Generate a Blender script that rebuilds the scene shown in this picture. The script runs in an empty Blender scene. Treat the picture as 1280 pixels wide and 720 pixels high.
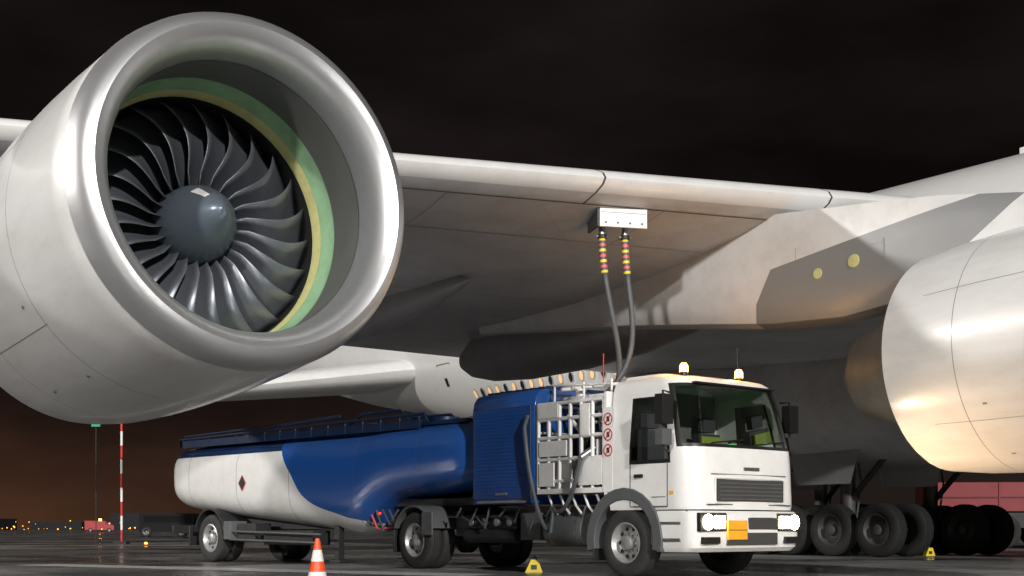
import bpy, bmesh, math, random
from mathutils import Vector, Matrix
random.seed(4)
sc=bpy.context.scene
sc.view_settings.view_transform='Standard'; sc.view_settings.look='None'; sc.view_settings.exposure=0
R=math.radians
TH=R(54); FW=Vector((math.cos(TH),-math.sin(TH),0)); AFT=-FW; OUT=Vector((-math.sin(TH),-math.cos(TH),0)); INB=-OUT
X2=Vector((6.4,18.5,0))
# ------------------------------------------------------------ materials
def nt(name):
    m=bpy.data.materials.new(name); m.use_nodes=True
    n=m.node_tree.nodes; l=m.node_tree.links
    return m,n,l,n['Principled BSDF']
def paint(name,col,rough=0.4,metal=0.0,var=0.12,scale=1.5,bump=0.0,bscale=40,coat=0.0,dirt=0.0,stretch=(1,1,1)):
    m,n,l,p=nt(name)
    tc=n.new('ShaderNodeTexCoord'); mp=n.new('ShaderNodeMapping'); mp.inputs['Scale'].default_value=stretch
    l.new(tc.outputs['Object'],mp.inputs[0])
    ns=n.new('ShaderNodeTexNoise'); ns.inputs['Scale'].default_value=scale; ns.inputs['Detail'].default_value=6; ns.inputs['Roughness'].default_value=.62
    l.new(mp.outputs[0],ns.inputs['Vector'])
    mx=n.new('ShaderNodeMix'); mx.data_type='RGBA'
    mr=n.new('ShaderNodeMapRange'); mr.inputs[1].default_value=.35; mr.inputs[2].default_value=.7
    l.new(ns.outputs['Fac'],mr.inputs[0]); l.new(mr.outputs[0],mx.inputs['Factor'])
    c=Vector(col)
    mx.inputs['A'].default_value=(*c,1); d=c*(1-var)
    mx.inputs['B'].default_value=(d[0],d[1]*.99,d[2]*.97,1)
    out=mx.outputs['Result']
    if dirt>0:
        n2=n.new('ShaderNodeTexNoise'); n2.inputs['Scale'].default_value=scale*4; n2.inputs['Detail'].default_value=8; n2.inputs['Roughness'].default_value=.75
        l.new(mp.outputs[0],n2.inputs['Vector'])
        r2=n.new('ShaderNodeMapRange'); r2.inputs[1].default_value=.5; r2.inputs[2].default_value=.8; r2.inputs[4].default_value=dirt
        l.new(n2.outputs['Fac'],r2.inputs[0])
        m2=n.new('ShaderNodeMix'); m2.data_type='RGBA'; l.new(r2.outputs[0],m2.inputs['Factor']); l.new(out,m2.inputs['A'])
        m2.inputs['B'].default_value=(.06,.055,.05,1); out=m2.outputs['Result']
    l.new(out,p.inputs['Base Color'])
    rr=n.new('ShaderNodeMapRange'); rr.inputs[3].default_value=max(.03,rough-.07); rr.inputs[4].default_value=min(1,rough+.1)
    l.new(ns.outputs['Fac'],rr.inputs[0]); l.new(rr.outputs[0],p.inputs['Roughness'])
    p.inputs['Metallic'].default_value=metal
    p.inputs['Coat Weight'].default_value=coat; p.inputs['Coat Roughness'].default_value=.08
    if bump>0:
        nb=n.new('ShaderNodeTexNoise'); nb.inputs['Scale'].default_value=bscale; nb.inputs['Detail'].default_value=4
        l.new(tc.outputs['Object'],nb.inputs['Vector'])
        bm=n.new('ShaderNodeBump'); bm.inputs['Strength'].default_value=bump; bm.inputs['Distance'].default_value=.02
        l.new(nb.outputs['Fac'],bm.inputs['Height']); l.new(bm.outputs[0],p.inputs['Normal'])
    return m
def emis(name,col,s):
    m,n,l,p=nt(name); p.inputs['Base Color'].default_value=(*[min(1,c) for c in col],1)
    p.inputs['Emission Color'].default_value=(*col,1); p.inputs['Emission Strength'].default_value=s; return m
def mixover(m,fac,col):
    n=m.node_tree.nodes; l=m.node_tree.links; p=n['Principled BSDF']
    src=p.inputs['Base Color'].links[0].from_socket
    mx=n.new('ShaderNodeMix'); mx.data_type='RGBA'; l.new(fac,mx.inputs['Factor']); l.new(src,mx.inputs['A']); mx.inputs['B'].default_value=(*col,1)
    l.new(mx.outputs['Result'],p.inputs['Base Color'])
def addlines(m,axis_vals,width=.008,col=(.12,.12,.12),axis=0):
    n=m.node_tree.nodes; l=m.node_tree.links
    tc=n.new('ShaderNodeTexCoord'); sx=n.new('ShaderNodeSeparateXYZ'); l.new(tc.outputs['Object'],sx.inputs[0]); last=None
    for v in axis_vals:
        c=n.new('ShaderNodeMath'); c.operation='COMPARE'; c.inputs[1].default_value=v; c.inputs[2].default_value=width
        l.new(sx.outputs[axis],c.inputs[0])
        if last is None: last=c.outputs[0]
        else:
            a=n.new('ShaderNodeMath'); a.operation='MAXIMUM'; l.new(last,a.inputs[0]); l.new(c.outputs[0],a.inputs[1]); last=a.outputs[0]
    mixover(m,last,col)
def addbrick(m,scale,bw,rh,rot,mort=.004,col=(.15,.15,.15),fac=.6,c2=.88):
    n=m.node_tree.nodes; l=m.node_tree.links; p=n['Principled BSDF']
    src=p.inputs['Base Color'].links[0].from_socket
    tc=n.new('ShaderNodeTexCoord'); mp=n.new('ShaderNodeMapping'); mp.inputs['Rotation'].default_value=rot; l.new(tc.outputs['Object'],mp.inputs[0])
    b=n.new('ShaderNodeTexBrick'); b.inputs['Scale'].default_value=scale; b.inputs['Mortar Size'].default_value=mort; b.inputs['Mortar Smooth'].default_value=.2
    b.inputs['Brick Width'].default_value=bw; b.inputs['Row Height'].default_value=rh; b.offset=.35
    b.inputs['Color1'].default_value=(1,1,1,1); b.inputs['Color2'].default_value=(c2,c2,c2,1); b.inputs['Mortar'].default_value=(*col,1)
    l.new(mp.outputs[0],b.inputs['Vector'])
    mx=n.new('ShaderNodeMix'); mx.data_type='RGBA'; mx.blend_type='MULTIPLY'; mx.inputs['Factor'].default_value=fac
    l.new(src,mx.inputs['A']); l.new(b.outputs['Color'],mx.inputs['B']); l.new(mx.outputs['Result'],p.inputs['Base Color'])

M={}
M['nac']=paint('nacelle_paint',(.71,.71,.71),.3,0,.13,.8,coat=.35,dirt=.1,stretch=(.5,2,2)); addlines(M['nac'],[-2.05,-3.9],.008,(.25,.25,.25))
M['lip']=paint('polished_lip',(.7,.71,.73),.38,.86,.12,3,bump=.05,bscale=5)
M['barrel']=paint('acoustic_liner',(.13,.135,.13),.5,0,.15,2)
M['green']=paint('green_liner',(.27,.46,.27),.5,0,.25,3,dirt=.15)
M['yel']=paint('abradable_liner',(.58,.56,.25),.6,0,.2,4,dirt=.15)
M['blade']=paint('titanium_blade',(.19,.205,.235),.36,.6,.2,3)
M['spin']=paint('spinner_paint',(.13,.16,.2),.3,.3,.1,3)
M['black']=paint('black_rubber_part',(.015,.015,.016),.5)
M['core']=paint('burnt_metal',(.1,.1,.1),.55,.3,.3,3,dirt=.3)
M['slat']=paint('slat_paint',(.76,.76,.76),.32,0,.1,1,coat=.2,dirt=.07)
M['under']=paint('wing_under_paint',(.6,.61,.63),.3,0,.3,.35,dirt=.2); addbrick(M['under'],1,4.2,1.9,(0,0,R(18)),.008,(.6,.6,.6),.5,.75)
M['gap']=paint('gap_dark',(.05,.05,.05),.6)
M['seam']=paint('panel_seam',(.22,.22,.22),.6)
M['pylon']=paint('pylon_paint',(.66,.66,.66),.4,0,.2,.6,dirt=.14)
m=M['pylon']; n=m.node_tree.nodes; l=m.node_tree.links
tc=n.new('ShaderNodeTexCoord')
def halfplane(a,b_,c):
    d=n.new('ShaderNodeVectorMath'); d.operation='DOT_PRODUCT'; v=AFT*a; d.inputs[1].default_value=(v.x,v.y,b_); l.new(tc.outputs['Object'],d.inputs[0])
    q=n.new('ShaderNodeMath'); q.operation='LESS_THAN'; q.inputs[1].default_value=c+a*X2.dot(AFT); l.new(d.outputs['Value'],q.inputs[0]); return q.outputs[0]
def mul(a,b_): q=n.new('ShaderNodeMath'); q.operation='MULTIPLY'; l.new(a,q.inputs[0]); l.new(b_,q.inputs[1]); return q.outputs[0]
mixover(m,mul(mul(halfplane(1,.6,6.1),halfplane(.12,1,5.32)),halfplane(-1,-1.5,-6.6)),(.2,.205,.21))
M['belly']=paint('belly_paint',(.55,.55,.55),.4,0,.25,.5,dirt=.16); addbrick(M['belly'],1,2.6,1.2,(R(90),0,R(54)),.008,(.6,.6,.6),.5,.8)
M['fus']=paint('fuselage_paint',(.78,.78,.78),.3,0,.08,.4,coat=.3,dirt=.06)
M['fair']=paint('fairing_grey',(.3,.3,.31),.35,0,.2,.7,dirt=.2)
M['winlit']=emis('cabin_window_lit',(1,.6,.28),.45)
M['wframe']=paint('window_frame',(.45,.45,.45),.4)
M['red']=paint('red_paint',(.5,.03,.03),.45,0,.2,2)
M['dred']=paint('loader_red',(.3,.015,.02),.45,0,.2,2,dirt=.2)
M['white']=paint('truck_white',(.82,.82,.81),.28,0,.07,1.3,coat=.4,dirt=.08)
M['wtube']=paint('white_tube_paint',(.78,.78,.77),.4,0,.12,5,dirt=.15)
M['blue']=paint('truck_blue',(.014,.085,.34),.2,0,.3,1.2,coat=.7,dirt=.06)
M['navy']=paint('navy_metal',(.01,.03,.09),.35,.2,.3,2)
M['grey']=paint('plastic_grey',(.1,.105,.11),.5,0,.2,3,dirt=.1)
M['dark']=paint('chassis_dark',(.03,.03,.032),.5,.3,.3,5,dirt=.2)
M['tire']=paint('tyre_rubber',(.03,.03,.03),.8,0,.3,6,bump=.2,bscale=60,dirt=.1)
M['gtire']=paint('aircraft_tyre',(.012,.012,.012),.85,0,.3,6)
M['rim']=paint('wheel_steel',(.5,.5,.5),.4,.6,.25,5,dirt=.25)
M['drim']=paint('wheel_dark',(.06,.06,.06),.6,.3,.25,5,dirt=.25)
M['steel']=paint('steel',(.4,.4,.42),.35,.9,.2,6)
M['hose']=paint('hose_rubber',(.08,.09,.1),.4,0,.2,6)
M['seal']=paint('window_seal',(.012,.012,.012),.4)
M['yellow']=paint('yellow_paint',(.85,.65,.03),.4,0,.15,4)
M['pink']=paint('hose_marker_red',(.75,.12,.14),.4,0,.15,4)
M['orange']=paint('orange_plate',(.9,.42,.03),.4,0,.1,4)
M['conered']=paint('cone_red',(.85,.09,.02),.45,0,.1,5,dirt=.1)
M['conewhite']=paint('cone_white',(.8,.8,.78),.4,0,.1,5,dirt=.1)
M['beacon']=emis('beacon_amber',(1,.5,.07),16)
M['head']=emis('headlamp_lit',(1,.88,.6),70)
M['tail']=emis('tail_lamp',(1,.06,.02),.7)
M['indic']=emis('indicator',(1,.4,.05),3)
M['greenlit']=emis('dash_display',(.1,1,.25),1.8)
M['green2']=paint('sign_green',(.05,.35,.15),.5)
M['seat']=paint('seat_cloth',(.06,.06,.07),.8)
M['cloth']=paint('interior_grey',(.2,.19,.18),.7)
M['hivis']=paint('hivis_cloth',(.3,.38,.06),.7)
g,n,l,p=nt('glass_dark'); n.remove(p)
tr=n.new('ShaderNodeBsdfTransparent'); tr.inputs[0].default_value=(.68,.72,.69,1)
gl=n.new('ShaderNodeBsdfGlossy'); gl.inputs['Roughness'].default_value=.03
fr=n.new('ShaderNodeFresnel'); fr.inputs[0].default_value=1.6
ms=n.new('ShaderNodeMixShader'); l.new(fr.outputs[0],ms.inputs[0]); l.new(tr.outputs[0],ms.inputs[1]); l.new(gl.outputs[0],ms.inputs[2])
l.new(ms.outputs[0],n['Material Output'].inputs[0]); M['glass']=g

tm=paint('tank_paint',(.8,.8,.79),.22,0,.1,1.2,coat=.6,dirt=.1)
n=tm.node_tree.nodes; l=tm.node_tree.links; p=n['Principled BSDF']; src=p.inputs['Base Color'].links[0].from_socket
tc=n.new('ShaderNodeTexCoord'); sx=n.new('ShaderNodeSeparateXYZ'); l.new(tc.outputs['Object'],sx.inputs[0])
dz=n.new('ShaderNodeMath'); dz.operation='DIVIDE'; dz.inputs[1].default_value=3; l.new(sx.outputs[2],dz.inputs[0])
fc=n.new('ShaderNodeFloatCurve'); cv=fc.mapping.curves[0]
pts=[(0,1.0),(.27,.93),(.327,.81),(.44,.62),(.633,.52),(.85,.42),(1,.34)]
cv.points[0].location=pts[0]; cv.points[1].location=pts[-1]
for q in pts[1:-1]: cv.points.new(*q)
fc.mapping.update(); l.new(dz.outputs[0],fc.inputs['Value'])
xx=n.new('ShaderNodeMath'); xx.operation='DIVIDE'; xx.inputs[1].default_value=6; l.new(sx.outputs[0],xx.inputs[0])
gt=n.new('ShaderNodeMath'); gt.operation='GREATER_THAN'; l.new(xx.outputs[0],gt.inputs[0]); l.new(fc.outputs[0],gt.inputs[1])
gz=n.new('ShaderNodeMath'); gz.operation='GREATER_THAN'; l.new(sx.outputs[2],gz.inputs[0]); gz.inputs[1].default_value=2.36
m1=n.new('ShaderNodeMix'); m1.data_type='RGBA'; l.new(gz.outputs[0],m1.inputs['Factor']); l.new(src,m1.inputs['A']); m1.inputs['B'].default_value=(.01,.03,.1,1)
m2=n.new('ShaderNodeMix'); m2.data_type='RGBA'; l.new(gt.outputs[0],m2.inputs['Factor']); l.new(m1.outputs['Result'],m2.inputs['A']); m2.inputs['B'].default_value=(.014,.09,.36,1)
l.new(m2.outputs['Result'],p.inputs['Base Color']); M['tank']=tm
addlines(tm,[-.9,1.1,3.1,5.3,7.2],.006,(.1,.1,.14))

# ------------------------------------------------------------ builder
class B:
    def __init__(s): s.v=[];s.f=[];s.mi=[];s.ms=[]
    def idx(s,m):
        m=M[m] if isinstance(m,str) else m
        if m not in s.ms: s.ms.append(m)
        return s.ms.index(m)
    def add(s,vs,fs,m):
        o=len(s.v); s.v+= [tuple(a) for a in vs]
        if isinstance(m,list): ids=[s.idx(k) for k in m]
        else: ids=[s.idx(m)]*len(fs)
        for f,i in zip(fs,ids): s.f.append([o+a for a in f]); s.mi.append(i)
    def box(s,x0,x1,y0,y1,z0,z1,m,rot=None,c=None):
        vs=[Vector((x,y,z)) for x in (x0,x1) for y in (y0,y1) for z in (z0,z1)]
        if rot: vs=[rot@(a-Vector(c))+Vector(c) for a in vs]
        s.add(vs,[(0,1,3,2),(4,6,7,5),(0,4,5,1),(2,3,7,6),(0,2,6,4),(1,5,7,3)],m)
    def lathe(s,o,ax,prof,m,n=48,a0=0,a1=2*math.pi,up=(0,0,1)):
        o=Vector(o);ax=Vector(ax).normalized(); u=Vector(up)
        if abs(u.dot(ax))>.95: u=Vector((1,0,0))
        e1=(u-ax*u.dot(ax)).normalized(); e2=ax.cross(e1)
        full=abs(a1-a0-2*math.pi)<1e-6; k=n if full else n+1
        vs=[];fs=[];mm=[]
        for (t,r) in prof:
            for i in range(k):
                a=a0+(a1-a0)*i/n
                vs.append(o+ax*t+(e1*math.cos(a)+e2*math.sin(a))*r)
        for j in range(len(prof)-1):
            for i in range(n):
                i2=(i+1)%k if full else i+1
                fs.append((j*k+i,j*k+i2,(j+1)*k+i2,(j+1)*k+i)); mm.append(m[j] if isinstance(m,list) else m)
        s.add(vs,fs,mm)
    def cyl(s,p0,p1,r0,m,r1=None,n=14):
        p0=Vector(p0);p1=Vector(p1); r1=r0 if r1 is None else r1; L=(p1-p0).length
        s.lathe(p0,p1-p0,[(0,.0005),(0,r0),(L,r1),(L,.0005)],m,n)
    def tube(s,pts,r,m,n=8,mf=None):
        pts=[Vector(p) for p in pts]; vs=[];fs=[];mm=[]
        prev=None
        for i,p in enumerate(pts):
            d=(pts[min(i+1,len(pts)-1)]-pts[max(i-1,0)]).normalized()
            if prev is None:
                u=Vector((0,0,1)) if abs(d.z)<.9 else Vector((1,0,0)); e=(u-d*u.dot(d)).normalized()
            else: e=(prev-d*prev.dot(d)).normalized()
            prev=e; e2=d.cross(e)
            rr=r[i] if isinstance(r,list) else r
            for k in range(n):
                a=2*math.pi*k/n; vs.append(p+(e*math.cos(a)+e2*math.sin(a))*rr)
        for i in range(len(pts)-1):
            for k in range(n):
                fs.append((i*n+k,i*n+(k+1)%n,(i+1)*n+(k+1)%n,(i+1)*n+k)); mm.append(mf(i) if mf else m)
        fs.append(tuple(range(n))); mm.append(mm[0]); fs.append(tuple((len(pts)-1)*n+k for k in range(n))); mm.append(mm[-2] if len(mm)>1 else mm[0])
        s.add(vs,fs,mm)
    def loft(s,rings,m,caps=True,mf=None):
        k=len(rings[0]); vs=[a for r in rings for a in r]; fs=[];mm=[]
        for j in range(len(rings)-1):
            for i in range(k):
                fs.append((j*k+i,j*k+(i+1)%k,(j+1)*k+(i+1)%k,(j+1)*k+i)); mm.append(mf(j,i) if mf else m)
        if caps: fs.append(tuple(range(k))); fs.append(tuple((len(rings)-1)*k+i for i in range(k))); mm+=[m,m]
        s.add(vs,fs,mm)
    def arch(s,cx,cz,r0,r1,y0,y1,a0,a1,m,n=14):
        rings=[]
        for i in range(n+1):
            a=R(a0+(a1-a0)*i/n); c,q=math.cos(a),math.sin(a)
            rings.append([Vector((cx+c*r0,y0,cz+q*r0)),Vector((cx+c*r1,y0,cz+q*r1)),Vector((cx+c*r1,y1,cz+q*r1)),Vector((cx+c*r0,y1,cz+q*r0))])
        s.loft(rings,m)
    def done(s,name,parent=None,mat=None,bevel=0,sharp=35,seg=2):
        me=bpy.data.meshes.new(name); me.from_pydata(s.v,[],s.f)
        for m in s.ms: me.materials.append(m)
        for p_,i in zip(me.polygons,s.mi): p_.material_index=i; p_.use_smooth=True
        bm=bmesh.new(); bm.from_mesh(me); bmesh.ops.recalc_face_normals(bm,faces=bm.faces)
        for e in bm.edges:
            if len(e.link_faces)==2 and e.calc_face_angle(0)>R(sharp): e.smooth=False
        bm.to_mesh(me); bm.free()
        ob=bpy.data.objects.new(name,me); sc.collection.objects.link(ob)
        if parent: ob.parent=parent
        if mat is not None: ob.matrix_local=mat
        if bevel:
            b=ob.modifiers.new('bevel','BEVEL'); b.width=bevel; b.segments=seg; b.limit_method='ANGLE'; b.angle_limit=R(40)
        return ob
def empty(name,loc=(0,0,0),rz=0,parent=None,mat=None):
    e=bpy.data.objects.new(name,None); sc.collection.objects.link(e); e.empty_display_size=.5
    if parent: e.parent=parent
    if mat is not None: e.matrix_local=mat
    else: e.location=loc; e.rotation_euler=(0,0,rz)
    return e
plane=empty('passenger_airplane')
# ------------------------------------------------------------ engine
def engine(name,front,pitch,scale=1.0):
    mat=Matrix.Translation(front)@Matrix.Rotation(-TH,4,'Z')@Matrix.Rotation(R(-pitch),4,'Y')@Matrix.Scale(scale,4)
    e=empty(name,parent=plane,mat=mat); ax=(-1,0,0)
    b=B()
    lip=[(.46,1.385),(.3,1.395),(.17,1.43),(.08,1.48),(.02,1.54),(0,1.60),(.02,1.66),(.08,1.715),(.18,1.755),(.33,1.785)]
    b.lathe((0,0,0),ax,lip,'lip',96); b.done('inlet_lip',e)
    b=B()
    cp=[(.335,1.777),(.345,1.783),(.7,1.80),(1.2,1.825),(2,1.85),(2.9,1.855),(3.7,1.84),(4.5,1.80),(5.2,1.72),(5.22,1.69),(5.1,1.67),(4.2,1.64)]
    b.lathe((0,0,0),ax,cp,'nac',96)
    b.done('fan_cowl',e)
    b=B()
    for a in (-128,-64,64,128):
        b.lathe((0,0,0),ax,[(t,r+.0025) for t,r in cp[3:8] if t>=2],'seam',1,a0=R(a),a1=R(a+.28))
    for a in (-150,-120,120):
        for t in (2.3,3.5): b.lathe((0,0,0),ax,[(t,1.858),(t+.07,1.858)],'seam',2,a0=R(a),a1=R(a+1.0))
    b.done('cowl_seams_and_latches',e)
    b=B()
    b.lathe((0,0,0),ax,[(.465,1.382),(.6,1.385),(.9,1.405),(1.12,1.435)],'barrel',96)
    b.lathe((0,0,0),ax,[(1.12,1.436),(1.2,1.43),(1.34,1.385)],'green',96)
    b.lathe((0,0,0),ax,[(1.34,1.383),(1.43,1.362),(1.5,1.36)],'yel',96)
    b.lathe((0,0,0),ax,[(1.5,1.36),(2.1,1.36),(2.1,.3)],'black',64)
    b.done('inlet_barrel',e)
    b=B()
    sp=[(.86,.001),(.87,.04),(.93,.11),(1.04,.2),(1.18,.29),(1.34,.37),(1.5,.41),(1.75,.43)]
    b.lathe((0,0,0),ax,sp,'spin',48)
    b.lathe((0,0,0),ax,[(1.015,.186),(1.07,.228),(1.15,.279),(1.2,.308)],M['conewhite'],8,a0=R(-42),a1=R(-22))
    for k in range(8):
        a=2*math.pi*k/8
        b.lathe((-1.49,.413*math.sin(a),.413*math.cos(a)),(0,math.sin(a),math.cos(a)),[(0,.012),(.006,.0005)],'steel',8)
    b.done('spinner',e)
    b=B(); NB=24
    for k in range(NB):
        ph0=2*math.pi*k/NB; nr,nc=12,6; vs=[];fs=[]
        for i in range(nr+1):
            q=i/nr; r=.40+q*.95
            beta=R(38+28*q); C=.38+.38*math.sin(min(1,q*1.15)*math.pi*.5)-.10*max(0,q-.8)*5*.4
            lean=.2*math.sin(q*math.pi*.9)-.10*q
            axo=-.06*math.sin(q*math.pi)+.08*q*q
            for j in range(nc+1):
                c=j/nc-.5
                cam=.05*(1-4*c*c)
                t=1.66+axo+c*C*math.cos(beta)+cam*math.sin(beta)
                tg=c*C*math.sin(beta)-cam*math.cos(beta)
                ph=ph0+lean+tg/max(r,.55)
                vs.append((-t,r*math.sin(ph),r*math.cos(ph)))
        for i in range(nr):
            for j in range(nc):
                a=i*(nc+1)+j; fs.append((a,a+1,a+nc+2,a+nc+1))
        b.add(vs,fs,'blade')
    o=b.done('fan_blades',e,sharp=80); md=o.modifiers.new('s','SOLIDIFY'); md.thickness=.01; md.offset=0
    b=B()
    b.lathe((0,0,0),ax,[(4.2,1.2),(5.2,1.12),(5.9,.95),(6.7,.72),(6.72,.68),(6.5,.66)],'core',48)
    b.lathe((0,0,0),ax,[(6.3,.45),(6.8,.42),(7.1,.3),(7.3,.02)],'core',32)
    b.lathe((0,0,0),ax,[(4.2,1.67),(4.2,1.2)],'black',48)
    b.done('core_nozzle',e)
    return e
F1=Vector((-2.52,12.7,4.15)); F2=Vector((6.45,18.5,3.22))+FW*4.6+Vector((0,0,.08))
e1=engine('outboard_engine',F1,3.2,1.012); e2=engine('inboard_engine',F2,2.0,.91)
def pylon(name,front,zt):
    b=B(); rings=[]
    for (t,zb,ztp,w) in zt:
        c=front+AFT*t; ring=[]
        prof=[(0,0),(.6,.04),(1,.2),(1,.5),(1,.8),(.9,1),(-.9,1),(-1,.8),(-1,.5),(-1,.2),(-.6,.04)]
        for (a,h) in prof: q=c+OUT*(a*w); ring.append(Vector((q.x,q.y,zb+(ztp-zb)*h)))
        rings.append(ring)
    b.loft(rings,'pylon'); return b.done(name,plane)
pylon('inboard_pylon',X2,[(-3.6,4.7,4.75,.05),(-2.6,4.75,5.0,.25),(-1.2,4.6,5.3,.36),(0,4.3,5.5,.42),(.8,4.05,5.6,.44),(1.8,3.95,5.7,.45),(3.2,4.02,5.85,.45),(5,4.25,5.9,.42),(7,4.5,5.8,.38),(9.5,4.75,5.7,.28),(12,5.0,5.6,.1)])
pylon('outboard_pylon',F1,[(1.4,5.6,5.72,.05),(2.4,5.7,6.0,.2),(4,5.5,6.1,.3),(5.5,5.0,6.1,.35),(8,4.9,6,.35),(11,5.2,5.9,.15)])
b=B()
def pp(t,z,off=.456):
    q=X2+AFT*t+OUT*off; return Vector((q.x,q.y,z))
for t,z,r in ((2.15,4.72,.085),(1.45,4.80,.105)):
    q=pp(t,z,.449); b.lathe(q,OUT,[(0,r),(.014,r-.005),(.014,.0005)],'yel',20)
for t,z0,z1 in ((.9,4.6,5.05),(2.6,4.5,5.2)):
    b.add([pp(t,z0,.452),pp(t+.01,z0,.452),pp(t+.01,z1,.452),pp(t,z1,.452)],[(0,1,2,3)],'seam')
for k in range(24):
    t=.95+k*.07; b.lathe(pp(t,5.0,.452),OUT,[(0,.008),(.003,.0005)],'seam',6)
b.done('pylon_drain_covers',plane)
# ------------------------------------------------------------ wing
TC=.075
def airfoil(le,c,th,inc):
    xs=[1,.85,.68,.5,.35,.2,.12,.07,.035,.015,.004,0,.004,.015,.035,.07,.12,.2,.35,.5,.68,.85,1]
    out=[]
    for i,x in enumerate(xs):
        y=5*th*(.2969*math.sqrt(x)-.126*x-.3516*x*x+.2843*x**3-.1015*x**4)
        up=i<11
        z=y*(.9 if up else -.7)*c
        if not up: z-=.022*c*math.sin(math.pi*min(1,x**.8))
        p=Vector(le)+AFT*(x*c); out.append(Vector((p.x,p.y,le[2]+z-inc*x*c)))
    return out
def lep(s):
    z=6.07+ (.05*(-s-.8) if s<-.8 else 0)
    if s>0: z=6.07+.02*s
    return (-1.62+7.92*s,18.5+2.5*s,z)
st=[-4.2,-3,-1.8,-.8,-.4,0,.2,.382,.386,.6,.854,.858,1.0,1.3,1.7,2.4]
rings=[]
for s in st:
    c=14.2+2.6*s if s>=0 else 14.2+2.3*s
    rings.append(airfoil(lep(s),c,TC,.03))
gaps={7,10}
def wm(j,i):
    if j in gaps and 5<=i<=13: return 'gap'
    if i<=12: return 'slat'
    return 'under'
b=B(); b.loft(rings,'under',mf=wm); b.done('wing',plane,sharp=50)
def surf_low(s,x):
    c=14.2+2.6*s; le=lep(s); af=airfoil(le,c,TC,.03)
    xs=[0,.004,.015,.035,.07,.12,.2,.35,.5,.68,.85,1]; pts=af[11:]
    for k in range(len(xs)-1):
        if xs[k]<=x<=xs[k+1]:
            q=(x-xs[k])/(xs[k+1]-xs[k]); return pts[k].lerp(pts[k+1],q)
b=B()
def seam(pa,pb,w=.012,m='seam'):
    pa=pa-Vector((0,0,.004)); pb=pb-Vector((0,0,.004)); d=(pb-pa).normalized(); e=Vector((-d.y,d.x,0)).normalized()*w
    b.add([pa-e,pa+e,pb+e,pb-e],[(0,1,2,3)],m)
for x,w,mm in ((.035,.02,'gap'),(.12,.01,'seam'),(.35,.01,'seam')):
    prev=None
    for k in range(36):
        s=1.3*k/35; q=surf_low(s,x)
        if prev is not None: seam(prev,q,w,mm)
        prev=q
for s in (.12,.55,.8,1.05):
    for xa,xb in ((.035,.07),(.07,.12)): seam(surf_low(s,xa),surf_low(s,xb),.008)
b.done('wing_panel_seams',plane)
b=B()
A=Vector((1.72,20.15,5.5)); d=Vector((.97,.24,0)).normalized(); e=Vector((-d.y,d.x,0))
mat=Matrix.Translation(A)@Matrix.Rotation(math.atan2(d.y,d.x),4,'Z')
b.box(-.36,.42,-.03,.03,-.02,.3,'slat'); b.box(-.36,.42,.03,.6,.22,.30,'slat')
b.box(-.40,-.36,-.02,.5,-.02,.45,'gap')
for k in range(4): b.box(-.28+k*.2,-.25+k*.2,-.036,-.031,.03,.06,'gap')
b.box(-.34,.4,-.035,-.031,.2,.206,'gap')
for x in (-.25,.13):
    b.cyl((x,.2,-.1),(x,.2,.2),.055,'steel'); b.cyl((x,.2,-.16),(x,.2,-.1),.075,'dark'); b.cyl((x-.1,.2,-.13),(x+.1,.2,-.13),.018,'steel',n=8)
b.done('refuel_panel',plane,mat=mat,bevel=.008)
def canoe(p0,p1,w,h,name,m='fair'):
    b=B(); p0=Vector(p0);p1=Vector(p1); rings=[]; d=(p1-p0); sd=Vector((-d.y,d.x,0)).normalized()
    for t,k in ((0,.02),(.05,.25),(.15,.55),(.3,.85),(.5,1),(.7,1),(.85,.85),(.94,.6),(.985,.3),(1,.03)):
        c=p0.lerp(p1,t); rings.append([c+sd*(math.cos(a)*w*k)+Vector((0,0,math.sin(a)*h*k)) for a in [2*math.pi*i/24 for i in range(24)]])
    b.loft(rings,m)
    b.done(name,plane)
canoe((4.4,23.9,5.0),(-1.25,31.2,4.8),.5,.74,'flap_track_fairing')
canoe((-.7,22.6,5.15),(-5.2,29.0,5.0),.35,.5,'flap_track_fairing_outer')
# ------------------------------------------------------------ fuselage
C0=Vector((10.7,35,0))
rings=[]
FR=[(-38,6,6.1,.1),(-37,5,7.4,.9),(-34.5,3.6,8.9,2.2),(-31,2.8,9.8,3.0),(-26,2.6,10,3.3),(-14,2.6,10,3.3),(9,2.7,10,3.3),(13,3.4,10,3.28),(16,4.1,10,3.2),(22,5.2,10,2.8),(28,6.2,10,2.2),(36,7.9,9.9,1.2),(42,9.0,9.7,.35)]
def fp(t,a,off=0):
    for k in range(len(FR)-1):
        if FR[k][0]<=t<=FR[k+1][0]:
            q=(t-FR[k][0])/(FR[k+1][0]-FR[k][0]); zb,zt,w=[FR[k][i]*(1-q)+FR[k+1][i]*q for i in (1,2,3)]; break
    c=C0+AFT*t; zc=(zb+zt)/2; rz=(zt-zb)/2
    v=c+OUT*(math.cos(a)*(w+off)); return Vector((v.x,v.y,zc+math.sin(a)*(rz+off)))
for f in FR: rings.append([fp(f[0],2*math.pi*i/48) for i in range(48)])
b=B(); b.loft(rings,'fus'); b.done('fuselage',plane)
def az(t,z):
    lo,hi=-1.2,1.4
    for _ in range(30):
        mid=(lo+hi)/2
        if fp(t,mid).z<z: lo=mid
        else: hi=mid
    return lo
b=B()
def patch(t0,t1,z0,z1,m,off=.012):
    vs=[]
    for t,z in ((t0,z0),(t1,z0),(t1,z1),(t0,z1)): vs.append(fp(t,az(t,z),off))
    b.add(vs,[(0,1,2,3)],m)
def oval(t,z,rt,rz,m,off):
    vs=[fp(t+rt*math.cos(a),az(t+rt*math.cos(a),z+rz*math.sin(a)),off) for a in [2*math.pi*k/12 for k in range(12)]]
    b.add(vs,[tuple(range(12))],m)
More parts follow.
